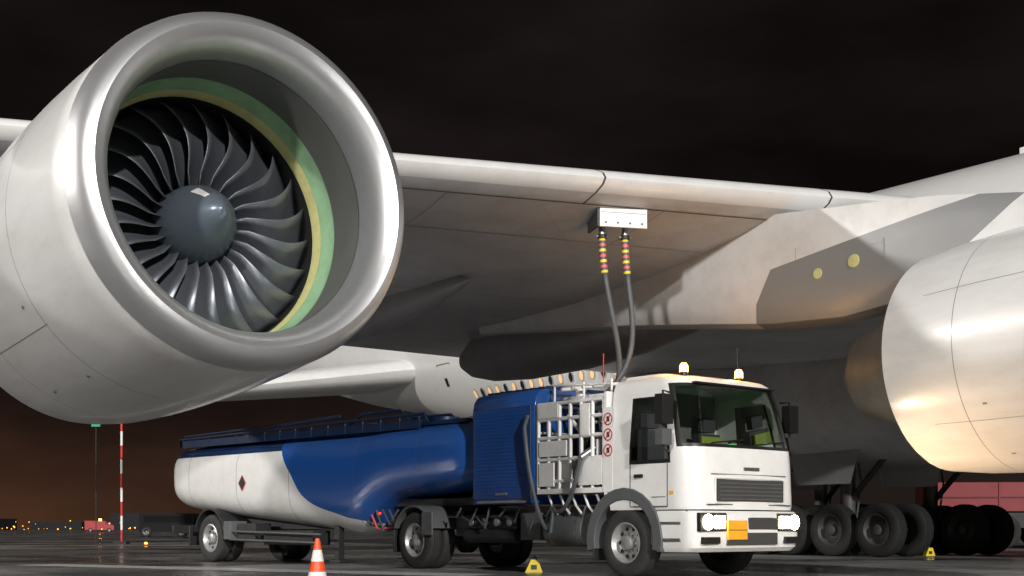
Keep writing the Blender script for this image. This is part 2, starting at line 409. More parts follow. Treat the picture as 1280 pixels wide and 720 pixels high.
for k in range(19):
    t=6.6+k*.56
    oval(t,5.66,.13,.19,'wframe',.02); oval(t,5.66,.1,.15,'winlit' if k%5 in (0,1,3) else 'seal',.03)
for k in range(30):
    t=-30+k*.6; patch(t-.11,t+.11,7.9,8.2,'seal')
t0,t1=18.0,19.0
for a_,b_,c_,d_ in ((t0,t0+.04,5.0,6.9),(t1-.04,t1,5.0,6.9),(t0,t1,6.9,6.94),(t0,t1,5.0,5.04)): patch(a_,b_,c_,d_,'seam',.02)
patch(18.4,18.6,6.1,6.4,'seal',.02)
for t in (10.5,14.5,21.5): patch(t,t+.02,4.6,8.8,'seam',.015)
b.done('cabin_windows_and_door',plane)
b=B(); rings=[]
for t,k in ((-9,.05),(-8,.4),(-6,.75),(-3,.95),(1,1),(5,.97),(8,.8),(10.5,.5),(12.5,.1)):
    c=C0+AFT*t; ring=[]
    for i in range(32):
        a=2*math.pi*i/32; sgn=lambda v:(abs(v)**.75)*(1 if v>0 else -1)
        v=c+OUT*(sgn(math.cos(a))*3.9*(.5+.5*k)); ring.append(Vector((v.x,v.y,4.4+sgn(math.sin(a))*2.0*k)))
    rings.append(ring)
b.loft(rings,'belly'); b.done('belly_fairing',plane)
def surf(pr,cr,pt,ct,th,name,m='slat',vert=False):
    rings=[]
    for le,c in ((Vector(pr),cr),(Vector(pt),ct)):
        ring=[]
        for x,y in ((1,0),(.7,.4),(.35,.55),(.1,.4),(.02,.2),(0,0),(.02,-.2),(.1,-.4),(.35,-.55),(.7,-.4)):
            off=INB*(y*th*c) if vert else Vector((0,0,y*th*c)); ring.append(le+AFT*(x*c)+off)
        rings.append(ring)
    b=B(); b.loft(rings,m); b.done(name,plane,sharp=60)
r0=C0+AFT*20.6+OUT*2.6; r0.z=7.0; tp=r0+OUT*10+AFT*8; tp.z=5.8
surf(r0,9.5,tp,3,.13,'tailplane')
r1=C0+AFT*22+INB*2.0; r1.z=7.1; tp=r1+INB*10+AFT*7; tp.z=6.7; surf(r1,8.5,tp,3,.1,'tailplane_far')
f0=C0+AFT*27; f0.z=9.6; f1=C0+AFT*37; f1.z=17; surf(f0,11,f1,4.5,.1,'tail_fin','slat',True)
b=B(); q=C0+AFT*-4.2; V=lambda z,a,o=0: q+Vector((0,0,z))+AFT*a+OUT*o
b.loft([[V(9.95,0),V(9.95,.7),V(9.95,.35,.04)],[V(10.3,.4),V(10.3,.7),V(10.3,.55,.02)]],'slat'); b.done('blade_antenna',plane)
# ------------------------------------------------------------ wheels
def wheel(b,c,r,w,ax=(0,1,0),rim='rim',out=-1,tire='tire',simple=False):
    a=Vector(ax); h=w/2
    prof=[(-h*.86,r*.58),(-h,r*.68),(-h*.98,r*.84),(-h*.86,r*.95),(-h*.72,r*.985),(-h*.5,r),(-h*.46,r*.975),(-h*.38,r*.975),(-h*.34,r),(-.03*h,r),(0,r*.975),(.05*h,r),(h*.34,r),(h*.38,r*.975),(h*.46,r*.975),(h*.5,r),(h*.72,r*.985),(h*.86,r*.95),(h*.98,r*.84),(h,r*.68),(h*.86,r*.58)]
    b.lathe(c,a,prof,tire,40)
    o=a*out
    b.lathe(c,o,[(h*.88,r*.6),(h*.92,r*.56),(h*.8,r*.53),(h*.3,r*.5),(h*.1,r*.44),(h*.22,r*.36),(h*.3,r*.3),(h*.3,r*.22),(h*.75,r*.2),(h*.85,r*.15),(h*.85,.0005)],rim,32)
    b.lathe(c,-o,[(h*.88,r*.6),(h*.3,r*.5),(h*.3,.0005)],'dark',24)
    if simple: return
    up=Vector((0,0,1)); e1=(up-a*up.dot(a)).normalized(); e2=a.cross(e1)
    for k in range(10):
        t=2*math.pi*k/10; q=Vector(c)+o*(h*.3)+(e1*math.cos(t)+e2*math.sin(t))*r*.26
        b.cyl(q,q+o*.035,.016,'steel',n=6)
        t+=.31; q=Vector(c)+o*(h*.16)+(e1*math.cos(t)+e2*math.sin(t))*r*.41
        b.lathe(q,o,[(.0,.034),(.012,.034),(.012,.0005)],'black',8)
b=B()
for tt,ou in ((0.5,1.7),(4.5,1.7),(0.5,-1.9),(4.5,-1.9)):
    c=C0+AFT*tt+OUT*ou
    for dx in (-1.5,0,1.5):
        for dy in (-.55,.55):
            q=c+AFT*dx+OUT*dy; wheel(b,(q.x,q.y,.7),.7,.45,tuple(OUT),'drim',1 if dy>0 else -1,'gtire',simple=True)
        qa=c+AFT*dx; b.cyl((qa+OUT*.55)+Vector((0,0,.7)),(qa-OUT*.55)+Vector((0,0,.7)),.1,'drim')
    b.cyl(c+AFT*1.6+Vector((0,0,.75)),c-AFT*1.6+Vector((0,0,.75)),.16,'drim')
    b.cyl(c+Vector((0,0,.75)),c+Vector((0,0,3.4)),.2,'core'); b.cyl(c+Vector((0,0,1.4)),c+AFT*-1.8+Vector((0,0,3.2)),.08,'drim')
    b.tube([c+Vector((.2,0,3)),c+Vector((.3,-.2,2)),c+Vector((.2,-.1,1))],.03,'hose')
    q=c+OUT*1.0
    b.add([q+AFT*-.9+Vector((0,0,1.9)),q+AFT*.9+Vector((0,0,1.9)),q+AFT*1.3+Vector((0,0,3.2)),q+AFT*-1.3+Vector((0,0,3.2))],[(0,1,2,3)],'fair')
b.done('main_landing_gear',plane)
# ------------------------------------------------------------ TRUCK
truck=empty('fuel_truck',(2.56,18.3,0),R(-50))
W=2.5
def ring(z,xf,ins,r=.33,xb=-1.66,bulge=.07):
    side=[xb,xb+.06,-1.24,-1.2,xf-r-.09,xf-r-.04]
    P=[]
    for x in side: P.append((x,ins))
    for k in range(7):
        a=math.pi/2*k/6; P.append((xf-r+r*math.sin(a),ins+r-r*math.cos(a)))
    ys=[ins+r+(W-2*ins-2*r)*k/8 for k in range(1,8)]
    for y in ys: P.append((xf,y))
    for k in range(7):
        a=math.pi/2*k/6; P.append((xf-r+r*math.cos(a),W-ins-r+r*math.sin(a)))
    for x in side[::-1]: P.append((x,W-ins))
    out=[]
    for x,y in P:
        bx=-bulge*((y-1.25)/1.25)**2+bulge if x>xf-r*.99 else 0
        bx*= max(0,min(1,(x-(xf-r))/r)); out.append(Vector((x+bx,y,z)))
    return out
spec=[(1.02,0,0.02),(1.1,0,0),(1.35,-.01,0),(1.70,-.03,0),(1.76,-.035,0),(1.93,-.05,.005),(1.98,-.065,.008),(2.3,-.14,.04),(2.56,-.21,.065),(2.70,-.25,.08),(2.84,-.30,.10),(2.88,-.315,.105),(2.94,-.36,.14),(2.99,-.43,.20),(3.02,-.55,.32)]
zs=[s[0] for s in spec]
rings=[ring(*s) for s in spec]; NR=len(rings[0])
def cm(j,i):
    z0,z1=zs[j],zs[j+1]
    near=i; far=NR-2-i
    k=min(near,far)
    if 8<=near<=NR-10 :
        if z0>=1.979 and z1<=2.841: return 'glass'
        if z0>=1.92 and z1<=2.881: return 'seal'
    if 7<=near<=NR-9 and z0>=1.92 and z1<=2.881: return 'seal'
    if k==3 and z0>=1.759 and z1<=2.701: return 'glass'
    if k in (2,3,4) and z0>=1.69 and z1<=2.841 and not (z0>=2.70): return 'seal'
    return 'white'
b=B(); b.loft(rings,'white',mf=cm); b.done('cab_shell',truck,sharp=30)
b=B(); b.loft([ring(3.0,-.75,.3,.2,-1.64,0),ring(3.07,-.85,.36,.2,-1.62,0),ring(3.09,-1.0,.5,.15,-1.6,0)],'white'); b.done('roof_cap',truck)
b=B()
for x in (-.46,-1.22): b.box(x-.007,x+.007,-.004,.02,1.08,1.72,'gap')
b.box(-1.22,-.46,-.004,.02,1.06,1.074,'gap'); b.box(-1.12,-.95,-.03,.01,1.5,1.55,'seal')
b.box(-.42,-.34,-.006,.03,1.24,1.29,'orange'); b.box(-.78,-.5,-.006,.01,1.2,1.212,'gap')
b.box(.0,.074,.5,2.0,1.14,1.46,'gap')
for k in range(5): b.box(.03,.086,.53,1.97,1.165+k*.058,1.182+k*.058,'grey')
b.tube([(.05,.47,1.12),(.05,.47,1.48),(.05,2.03,1.48),(.05,2.03,1.12),(.05,.47,1.12)],.014,'white',6)
b.box(0,.06,1.1,1.45,1.6,1.65,'steel')
b.box(0,.05,.4,2.1,1.535,1.543,'gap'); b.box(-.01,.062,.3,2.2,1.085,1.1,'gap')
for y0,y1 in ((.35,1.15),(1.3,2.1)): b.tube([(.0,y0,1.94),(.01,y0+.1,1.99),(.0,y1,2.06)],.012,'seal')
b.box(-.33,-.22,.35,2.15,2.87,2.9,'seal')
b.done('cab_trim',truck)
b=B()
sp=[(.40,-.05,.06),(.46,0.02,.02),(.6,.05,0),(.8,.05,0),(.97,.03,0),(1.0,.0,.02)]
def bring(z,xf,ins): return [Vector((p.x if p.x>-.6 else (-.72 if p.x>-1.3 else -.74),p.y,p.z)) for p in ring(z,xf,ins,.2,-1.0,.05)]
b.loft([bring(*s) for s in sp],'white'); b.done('front_bumper',truck)
b=B()
for y0,y1 in ((.13,.62),(1.88,2.37)):
    b.box(.03,.097,y0-.04,y1+.04,.70,.97,'seal')
    b.lathe((.09,(y0+.13) if y0<1 else (y1-.13),.835),(1,0,0),[(0,.115),(.02,.11),(.03,.08),(.034,.0005)],'head',24)
    ya,yb=(y0+.27,y1) if y0<1 else (y0,y1-.27)
    b.box(.06,.108,ya,yb,.745,.925,'head')
b.box(.03,.11,.68,1.82,.50,.68,'gap'); b.box(.03,.112,1.15,1.82,.73,.9,'gap')
b.box(.1,.125,.66,1.1,.58,.86,'orange'); b.box(.124,.13,.67,1.09,.715,.725,'seal')
b.box(.05,.12,.15,.5,.52,.62,'seal'); b.box(.05,.12,2.0,2.35,.52,.62,'seal')
b.box(.05,.115,1.2,1.7,.9,.905,'gap')
b.done('headlamps_and_plate',truck,bevel=.01)
b=B()
b.box(-.46,-.14,.2,2.3,1.5,1.93,'cloth'); b.box(-1.6,-.3,.05,2.45,1.1,1.14,'dark')
for y in (.55,1.85):
    b.box(-1.35,-.85,y-.25,y+.25,1.35,1.6,'seat'); b.box(-1.42,-1.27,y-.25,y+.25,1.6,2.25,'seat'); b.box(-1.4,-1.28,y-.14,y+.14,2.28,2.5,'seat')
b.lathe((-.62,1.85,1.98),(.6,0,.8),[(-.015,.21),(0,.235),(.015,.21),(0,.19),(-.015,.21)],'seal',24); b.cyl((-.3,1.85,1.7),(-.62,1.85,1.98),.03,'seal')
b.box(-1.26,-1.2,1.6,2.05,1.7,2.2,'hivis')
b.box(-.47,-.461,1.35,1.55,1.93,2.03,'greenlit'); b.box(-.30,-.24,1.4,1.8,1.93,1.965,'greenlit')
b.box(-.3,-.24,1.95,2.15,1.95,2.06,'conewhite'); b.box(-.27,-.24,.5,.9,1.93,1.95,'conewhite')
b.box(-1.64,-1.6,.15,2.35,1.15,2.9,'cloth')
b.done('cab_interior',truck,bevel=.02)
b=B()
for y,sg in ((0,-1),(2.5,1)):
    yy=y+sg*.2
    b.box(-.42,-.26,yy-.11,yy+.11,2.25,2.68,'seal'); b.box(-.42,-.28,yy-.10,yy+.10,1.95,2.18,'grey')
    b.tube([(-.4,y+sg*.02,2.72),(-.36,yy,2.74),(-.34,yy,1.9),(-.4,y+sg*.02,1.85)],.018,'seal')
b.done('mirrors',truck,bevel=.03)
b=B()
for x,y in ((-.55,.45),(-.55,1.7)):
    b.cyl((x,y,3.0),(x,y,3.07),.06,'seal'); b.lathe((x,y,3.07),(0,0,1),[(0,.065),(.09,.062),(.13,.035),(.135,.0005)],'beacon',16)
b.tube([(-.9,2.1,3.0),(-.92,2.1,3.6)],.008,'seal'); b.tube([(-1.9,.1,3.0),(-1.9,.1,3.45)],.01,'red')
b.done('roof_beacons',truck)
b=B()
for y in (.75,1.75): b.box(-7.6,-.3,y-.05,y+.05,.72,.98,'dark')
for x in (-2.2,-3.4,-4.6,-5.8,-7.5): b.box(x-.06,x+.06,.82,1.68,.76,.92,'dark')
WB=5.45
b.cyl((-1.35,.2,.52),(-1.35,2.3,.52),.07,'dark'); b.cyl((-1.35-WB,.2,.52),(-1.35-WB,2.3,.52),.1,'dark'); b.lathe((-1.35-WB,1.05,.52),(0,1,0),[(0,.1),(.1,.24),(.3,.24),(.4,.1)],'dark',16)
b.cyl((-2.35,.3,.72),(-3.25,.3,.72),.27,'grey',n=24); b.box(-3.9,-3.4,.12,.6,.55,1.0,'grey'); b.box(-5.9,-4.2,.3,.7,.6,.98,'dark')
for x in (-2.5,-3.1): b.lathe((x,.3,.72),(1,0,0),[(-.02,.275),(.02,.275)],'steel',24)
b.cyl((-4.2,.35,.62),(-5.6,.35,.62),.13,'dark'); b.cyl((-2.3,2.1,.7),(-3.6,2.1,.7),.3,'dark')
for k in range(9): b.tube([(-2.3-k*.4,.1+.05*(k%2),1.1),(-2.45-k*.4,.12,.75+.1*(k%3)),(-2.8-k*.4,.2,.95)],.02,'hose')
for k in range(4): b.cyl((-4.3-k*.35,.2,.85),(-4.3-k*.35,.32,.85),.07,'steel',n=12)
b.box(-7.9,-6.0,.55,1.95,.98,1.06,'dark'); b.cyl((-6.8,1.25,1.05),(-6.8,1.25,1.2),.5,'dark',n=24)
b.box(-.82,-.1,.03,.4,.5,1.02,'grey'); b.box(-.7,-.2,-.01,.3,.55,.6,'steel'); b.box(-.7,-.2,-.01,.3,.8,.84,'steel')
b.done('chassis',truck,bevel=.012)
b=B()
wheel(b,(-1.35,.17,.525),.525,.32); wheel(b,(-1.35,2.33,.525),.525,.32,out=1)
for y in (.15,.47): wheel(b,(-1.35-WB,y,.525),.525,.29,out=-1)
for y in (2.03,2.35): wheel(b,(-1.35-WB,y,.525),.525,.29,out=1)
b.done('wheels',truck)
b=B()
b.arch(-1.35,.56,.62,.8,-.03,.42,-12,192,'grey'); b.arch(-1.35,.56,.62,.8,2.08,2.53,-12,192,'grey')
b.arch(-1.35-WB,.53,.60,.64,-.03,.65,20,160,'grey'); b.arch(-1.35-WB,.53,.60,.64,1.85,2.53,20,160,'grey')
b.box(-1.35-WB-.66,-1.35-WB-.63,0,.62,.3,.75,'black'); b.box(-2.02,-1.99,-.02,.4,.25,.65,'black')
b.box(-1.35-WB+.3,-1.35-WB+.62,-.04,.0,.62,1.04,'grey')
b.done('mudguards',truck,bevel=.012)
b=B()
def cabring(x,i):
    pr=[(0,1.15),(0,2.75),(.03,2.9),(.1,3.0),(.22,3.05),(2.28,3.05),(2.4,3.0),(2.47,2.9),(2.5,2.75),(2.5,1.15)]
    return [Vector((x,1.25+(y-1.25)*i,2.1+(z-2.1)*i)) for y,z in pr]
b.loft([cabring(-3.42,.985),cabring(-3.45,1),cabring(-5.03,1),cabring(-5.06,.985)],'blue')
b.box(-4.98,-3.52,-.012,.0,1.25,2.75,'blue')
for z in (1.24,2.76): b.box(-4.99,-3.51,-.006,.004,z-.008,z+.008,'gap')
for x in (-4.99,-3.51): b.box(x-.008,x+.008,-.016,.004,1.24,2.76,'gap')
for k in range(24): b.box(-4.97,-3.53,-.0145,-.012,1.3+k*.06,1.305+k*.06,'navy')
b.box(-4.4,-4.1,-.03,-.01,1.3,1.34,'steel')
b.box(-4.9,-3.6,-.02,-.0,1.17,1.21,'steel'); b.box(-5.0,-3.5,.3,2.2,3.05,3.09,'navy')
for k in range(7): b.box(-4.9+k*.2,-4.82+k*.2,.5,1.9,3.09,3.13,'navy')
b.done('pump_cabinet',truck,bevel=.01)
b=B(); x0,x1=-3.35,-1.82
def bar(p,q,r=.022,m='wtube'): b.tube([p,q],r,m,6)
b.box(x0,x1,.0,2.45,1.30,1.38,'wtube')
for y in (.04,.95):
    for x in [x0+(x1-x0)*k/6 for k in range(7)]: bar((x,y,1.35),(x,y,2.75),.032)
    for z in (1.5,1.85,2.2,2.5,2.75): bar((x0,y,z),(x1,y,z),.032)
for x in (x0,x1):
    for z in (1.85,2.3,2.75): bar((x,.04,z),(x,2.4,z))
    for y in (.5,1.6,2.4): bar((x,y,1.35),(x,y,2.75))
b.box(x1-.55,x1-.02,.0,.03,1.42,1.84,'wtube'); b.box(x0+.05,x0+.7,.0,.03,1.9,2.15,'wtube'); b.box(x1-.5,x1-.3,.0,.03,2.2,2.7,'wtube'); b.box(x0+.03,x0+.5,.0,.03,2.52,2.74,'wtube'); b.box(x0+.05,x0+.4,.0,.03,1.42,1.8,'wtube')
for x in (x0+.1,x0+.8,x1-.1): bar((x,.3,2.75),(x,.3,3.08),.02)
bar((x0+.1,.3,3.08),(x1-.1,.3,3.0),.02)
for k in range(5): bar((x0+.15+k*.25,.4,3.02),(x0+.2+k*.25,.75,3.05),.03)
b.box(x0+.1,x1-.2,.5,1.6,2.8,2.9,'wtube'); b.cyl((x0+.4,.6,2.9),(x0+.4,.6,3.05),.09,'wtube'); b.cyl((x1-.5,.8,2.9),(x1-.5,.8,3.08),.07,'steel')
for s_ in (0,1): bar((x0+.1,.6,1.4+s_*1.2),(x1-.1,.6,2.6-s_*1.2),.04)
for k,y in enumerate((.7,1.3,1.9)):
    b.lathe((-2.3,y,1.9),(1,0,0),[(-.25,.1),(-.25,.42),(-.22,.42),(-.22,.2),(.22,.2),(.22,.42),(.25,.42),(.25,.1)],'dark',24)
    for q in range(5): b.lathe((-2.3-.18+q*.09,y,1.9),(1,0,0),[(-.04,.3),(0,.35),(.04,.3)],'hose',20)
b.box(x0+.1,x0+.7,.1,.5,1.38,1.9,'wtube'); b.cyl((x1-.3,.2,1.4),(x1-.3,.2,2.2),.09,'steel')
b.box(x0+.2,x0+.6,1.2,2.2,1.4,2.7,'grey')
for k in range(5): b.tube([(x0+.2+k*.28,.08,1.28),(x0+.25+k*.28,.12,1.1),(x0+.4+k*.28,.1,.98)],.02,'wtube')
b.done('lift_platform',truck)
b=B(); b.box(-1.79,-1.72,.0,.26,1.25,2.85,'white'); b.done('sticker_board',truck,bevel=.01)
b=B()
for z in (2.42,2.18,1.94):
    b.lathe((-1.69,-.003,z),(0,-1,0),[(0,.1),(.003,.1),(.003,.0005)],'conewhite',20); b.lathe((-1.69,-.003,z),(0,-1,0),[(.004,.098),(.007,.098),(.007,.078),(.004,.078)],'red',24)
    b.box(-1.70,-1.68,-.01,-.008,z-.085,z+.085,'red',Matrix.Rotation(R(40),3,'Y'),(-1.69,-.009,z)); b.box(-1.72,-1.66,-.0085,-.0065,z-.04,z+.04,'seal')
b.box(-1.8,-1.6,-.003,.001,1.3,2.6,'white')
b.done('prohibition_stickers',truck)
b=B()
pts=[(-3.5,-.06,2.6)]
for k in range(22):
    q=k/21; pts.append((-3.55+1.35*q,-.10,2.4-1.72*math.sin(math.pi*min(1,q*1.02))**.7*(1 if q<.5 else .78)-(.0 if q<.5 else .55)*(q-.5)*2))
b.tube(pts,.035,'hose',10); b.cyl(pts[-1],(pts[-1][0]+.1,.1,pts[-1][2]+.15),.05,'steel')
b.done('side_hose',truck)
hose=B()
inv=(Matrix.Translation((2.56,18.3,0))@Matrix.Rotation(R(-50),4,'Z')).inverted()
def bez(p0,p1,p2,p3,n=72):
    o=[]
    for k in range(n+1):
        t=k/n; o.append(inv@(Vector(p0)*(1-t)**3+Vector(p1)*3*t*(1-t)**2+Vector(p2)*3*t*t*(1-t)+Vector(p3)*t**3))
    return o
def mfac(i):
    if i<14: return ('yellow','hose','pink','hose')[i%4]
    return 'hose'
top1=mat@Vector((-.25,.2,-.16)); top2=mat@Vector((.13,.2,-.16))
for tp_,end in ((top1,(1.62,20.7,2.85)),(top2,(1.3,20.6,2.75))):
    pp_=bez(tp_,(tp_.x+.0,tp_.y,4.3),(tp_.x+.5,tp_.y+.1,3.4),end)
    hose.tube(pp_,[(.06 if mfac(i)!='hose' or mfac(i-1)!='hose' else .046) if 0<i<14 else .046 for i in range(len(pp_))],'hose',12,mf=mfac)
    q=pp_[-1]; hose.tube([q,q+Vector((-.1,0,-.3)),q+Vector((-.3,.1,-.7)),q+Vector((-.5,.2,-1.0))],.046,'hose',10)
hose.done('refuelling_hoses',truck)
# ------------------------------------------------------------ TRAILER
trl=empty('tank_trailer',(-6.76,28.6,0),R(-46))
def interp(tab,x):
    if x<=tab[0][0]: return tab[0][1]
    for k in range(len(tab)-1):
        if x<=tab[k+1][0]:
            q=(x-tab[k][0])/(tab[k+1][0]-tab[k][0]); return tab[k][1]*(1-q)+tab[k+1][1]*q
    return tab[-1][1]
bot=[(-1.8,1.2),(0,1.02),(3,.78),(5.0,.6),(5.4,.7),(5.9,1.1),(6.4,1.3),(8.8,1.45)]
top=[(-1.8,2.66),(8.8,2.72)]
xs=[-1.8,-1.78,-1.7,-1.55,-1.2,-.5,.3,1.2,2.2,3.2,4.2,5.0,5.2,5.4,5.6,5.9,6.15,6.4,7,7.6,8.2,8.5,8.65,8.72,8.74]
rings=[]
for x in xs:
    zb,zt=interp(bot,x),interp(top,x); e_=1
    if x<-1.2: e_=(1-((-1.2-x)/.62)**3)*.12+.88 if x>-1.79 else .80
    if x>8.2: e_=1-.15*((x-8.2)/.54)**3
    zc,rz=(zb+zt)/2,(zt-zb)/2*e_; wy=1.22*e_; r_=[]
    for i in range(48):
        a=2*math.pi*i/48; c,s_=math.cos(a),math.sin(a); n_=.62
        r_.append(Vector((x,1.22+wy*math.copysign(abs(c)**n_,c),zc+rz*math.copysign(abs(s_)**n_,s_))))
    rings.append(r_)
b=B(); b.loft(rings,'tank'); b.done('tank_shell',trl,sharp=50)
b=B()
b.box(-1.5,8.2,.35,2.1,2.66,2.73,'navy')
for y in (.2,2.2):
    b.tube([(-1.6,y,2.64),(-1.6,y,2.8),(7.2,y,2.86),(7.3,y,2.7)],.028,'navy')
    for k in range(16): b.tube([(-1.5+k*.57,y,2.6),(-1.5+k*.57,y,2.82)],.018,'navy')
b.box(-1.5,7.1,.19,.21,2.6,2.76,'navy')
b.tube([(-1.4,.2,2.86),(3,.2,2.92),(4.6,.2,2.97)],.03,'navy')
b.tube([(4.2,.6,2.75),(4.8,.6,3.02),(6.0,.6,3.02),(6.4,.6,2.75)],.03,'navy'); b.tube([(4.2,1.9,2.75),(4.8,1.9,3.02),(6.0,1.9,3.02),(6.4,1.9,2.75)],.03,'navy')
for x in (0,2.2,4.4,6.6): b.cyl((x,1.22,2.7),(x,1.22,2.88),.3,'navy',n=24)
b.done('walkway',trl)
b=B()
for y in (.7,1.75): b.box(-1.6,6.0,y-.06,y+.06,.72,1.0,'dark')
b.cyl((0,.2,.52),(0,2.25,.52),.08,'dark')
b.box(-1.85,-1.78,.1,2.35,.62,.82,'dark'); b.box(-1.86,-1.84,.15,.45,.66,.78,'tail'); b.box(-1.86,-1.84,2.0,2.3,.66,.78,'tail')
b.box(1.0,1.7,.1,.5,.45,.85,'dark'); b.box(2.0,3.8,.12,.55,.4,.7,'dark')
for y in (.35,2.1): b.box(4.3,4.45,y-.07,y+.07,.12,.8,'dark'); b.box(4.2,4.55,y-.12,y+.12,.05,.12,'dark')
b.tube([(.8,.02,.5),(4.2,.02,.45)],.025,'grey'); b.tube([(.8,.02,.68),(4.2,.02,.62)],.025,'grey')
b.box(5.5,8.6,.5,1.95,1.16,1.3,'dark')
b.box(6.05,6.12,.02,.05,1.0,1.05,'tail'); b.box(-.9,-.86,.0,.5,.35,.8,'black')
for k in range(5): b.tube([(5.3+.2*k,.25,1.1),(5.5+.2*k,.28,.8-.06*(k%3)),(5.9+.2*k,.35,.75),(6.2+.2*k,.4,1.1)],.025,'pink' if k==1 else 'hose')
b.done('trailer_chassis',trl,bevel=.012)
b=B()
for y in (.15,.47): wheel(b,(0,y,.525),.525,.29,out=-1)
for y in (1.98,2.3): wheel(b,(0,y,.525),.525,.29,out=1)
b.done('trailer_wheels',trl)
b=B(); b.arch(0,.55,.60,.64,-.02,.65,10,170,'dark'); b.arch(0,.55,.60,.64,1.8,2.46,10,170,'dark'); b.box(.60,.9,-.01,.4,.5,.9,'grey'); b.done('trailer_mudguards',trl,bevel=.01)
b=B()
zc=1.72; x=1.35
b.add([(x,-.008,zc-.18),(x+.15,-.008,zc),(x,-.008,zc+.18),(x-.15,-.008,zc)],[(0,1,2,3)],'red'); b.add([(x,-.011,zc-.15),(x+.12,-.011,zc),(x,-.011,zc+.15),(x-.12,-.011,zc)],[(0,1,2,3)],'seal')
b.done('hazard_placard',trl)
# ------------------------------------------------------------ small things
def cone(x,y,name='traffic_cone'):
    e=empty(name,(x,y,0)); b=B(); b.box(-.18,.18,-.18,.18,0,.035,'conered'); b.done('base',e,bevel=.012)
    b=B(); pr=[(.035,.15),(.05,.135),(.2,.108),(.2,.109),(.33,.082),(.33,.081),(.43,.062),(.43,.063),(.54,.042),(.54,.041),(.63,.026),(.65,.02),(.645,.012),(.6,.012)]
    mm=['conered','conered','conered','conewhite','conewhite','conered','conered','conewhite','conewhite','conered','conered','conered','black']
    b.lathe((0,0,0),(0,0,1),pr,mm,32); b.done('cone_body',e)
cone(-1.87,12.3)
def chock(x,y,rz):
    e=empty('wheel_chock',(x,y,0),rz); b=B()
    b.loft([[Vector((-.15,-.08,0)),Vector((.15,-.08,0)),Vector((.07,-.08,.22)),Vector((-.05,-.08,.22))],[Vector((-.15,.08,0)),Vector((.15,.08,0)),Vector((.07,.08,.22)),Vector((-.05,.08,.22))]],'yellow')
    b.box(-.05,.05,-.084,-.08,.05,.13,'seal'); b.tube([(0,0,.22),(.02,0,.28),(.06,0,.22)],.012,'seal'); b.done('chock_body',e,bevel=.01)
chock(.36,21.6,.1); chock(11.2,34.4,.3)
e=empty('obstruction_mast',(-18.3,60,0)); b=B()
for k in range(9): b.cyl((0,0,k*.66),(0,0,k*.66+.66),.055,'red' if k%2==0 else 'conewhite')
b.box(-.3,.3,-.3,.3,0,.12,'dark'); b.cyl((0,0,5.94),(0,0,6.05),.1,'tail'); b.done('mast_pole',e)
e=empty('taxiway_sign',(-19.5,60,0)); b=B(); b.box(-.2,.2,-.05,.05,5.5,5.8,'green2'); b.cyl((0,0,0),(0,0,5.5),.02,'black'); b.done('sign_board',e)
e=empty('apron_bus',(-27.5,102,0),R(-10)); b=B()
b.box(-1.8,2.8,-1.2,1.2,.45,1.9,'dark'); b.box(-1.4,2.6,-1.22,-1.19,1.2,1.7,'seal')
for x in (-1.2,1.8): wheel(b,(x,-1.1,.45),.45,.3,simple=True)
b.box(-1.83,-1.79,-.9,.9,.7,.85,'tail'); b.done('bus_body',e,bevel=.1)
e=empty('service_van',(-74,230,0),R(15)); b=B()
b.loft([[Vector((x,s*1.0,z)) for x,z in ((-2.6,.4),(2.4,.4),(2.4,1.2),(1.5,1.5),(.9,2.0),(-2.6,2.05))] for s in (-1,1)],'red')
b.box(.9,1.5,-1.01,-.98,1.4,1.8,'seal')
for x in (-1.6,1.6): wheel(b,(x,-.95,.38),.38,.25,simple=True)
b.cyl((0,0,2.05),(0,0,2.4),.25,'beacon'); b.done('van_body',e,bevel=.05)
e=empty('baggage_loader',(20.0,47,0),R(-6)); b=B()
b.box(-4.8,6,-1.25,1.25,1.35,2.4,'dred'); b.box(-4.75,5.95,-1.27,-1.24,1.82,1.87,'dark'); b.box(-4.8,6,-1.1,1.1,.75,1.35,'dark')
b.box(4.0,6.6,-1.25,1.25,.7,2.9,'dred'); b.box(4.4,6.0,-1.27,-1.24,2.0,2.7,'seal')
for k in range(4): b.box(-4.6+k*2.2,-4.54+k*2.2,-1.28,-1.25,1.35,2.4,'dred')
for x in (-3.6,-2.2,-.4,1,4.8): wheel(b,(x,-1.05,.62),.62,.4,rim='drim',simple=True); wheel(b,(x,1.05,.62),.62,.4,out=1,rim='drim',simple=True)
b.done('loader_body',e,bevel=.03)
e=empty('distant_terminal',(-150,420,0)); b=B()
for k in range(12):
    x=-60+k*26; h=random.uniform(2.5,6); b.box(x,x+random.uniform(12,24),0,20,0,h,'dark')
b.done('terminal_blocks',e)
e=empty('airfield_lights'); b=B()
for k in range(80):
    y=random.uniform(160,430); x=y*random.uniform(-.43,-.17); z=random.choice([.5,.6,.6,.8,1.0,2.0]); r=.0005*y*random.uniform(.5,1.3)
    b.lathe((x,y,z-r),(0,0,1),[(0,.0005),(r*.5,r*.85),(r,r),(r*1.5,r*.85),(2*r,.0005)],'indic' if random.random()<.8 else 'winlit',8)
    b.cyl((x,y,0),(x,y,z),.03,'dark',n=4)
b.lathe((-16.3,57,.03),(0,0,1),[(0,.08),(.08,.07),(.1,.001)],'indic',12)
b.done('light_fittings',e)
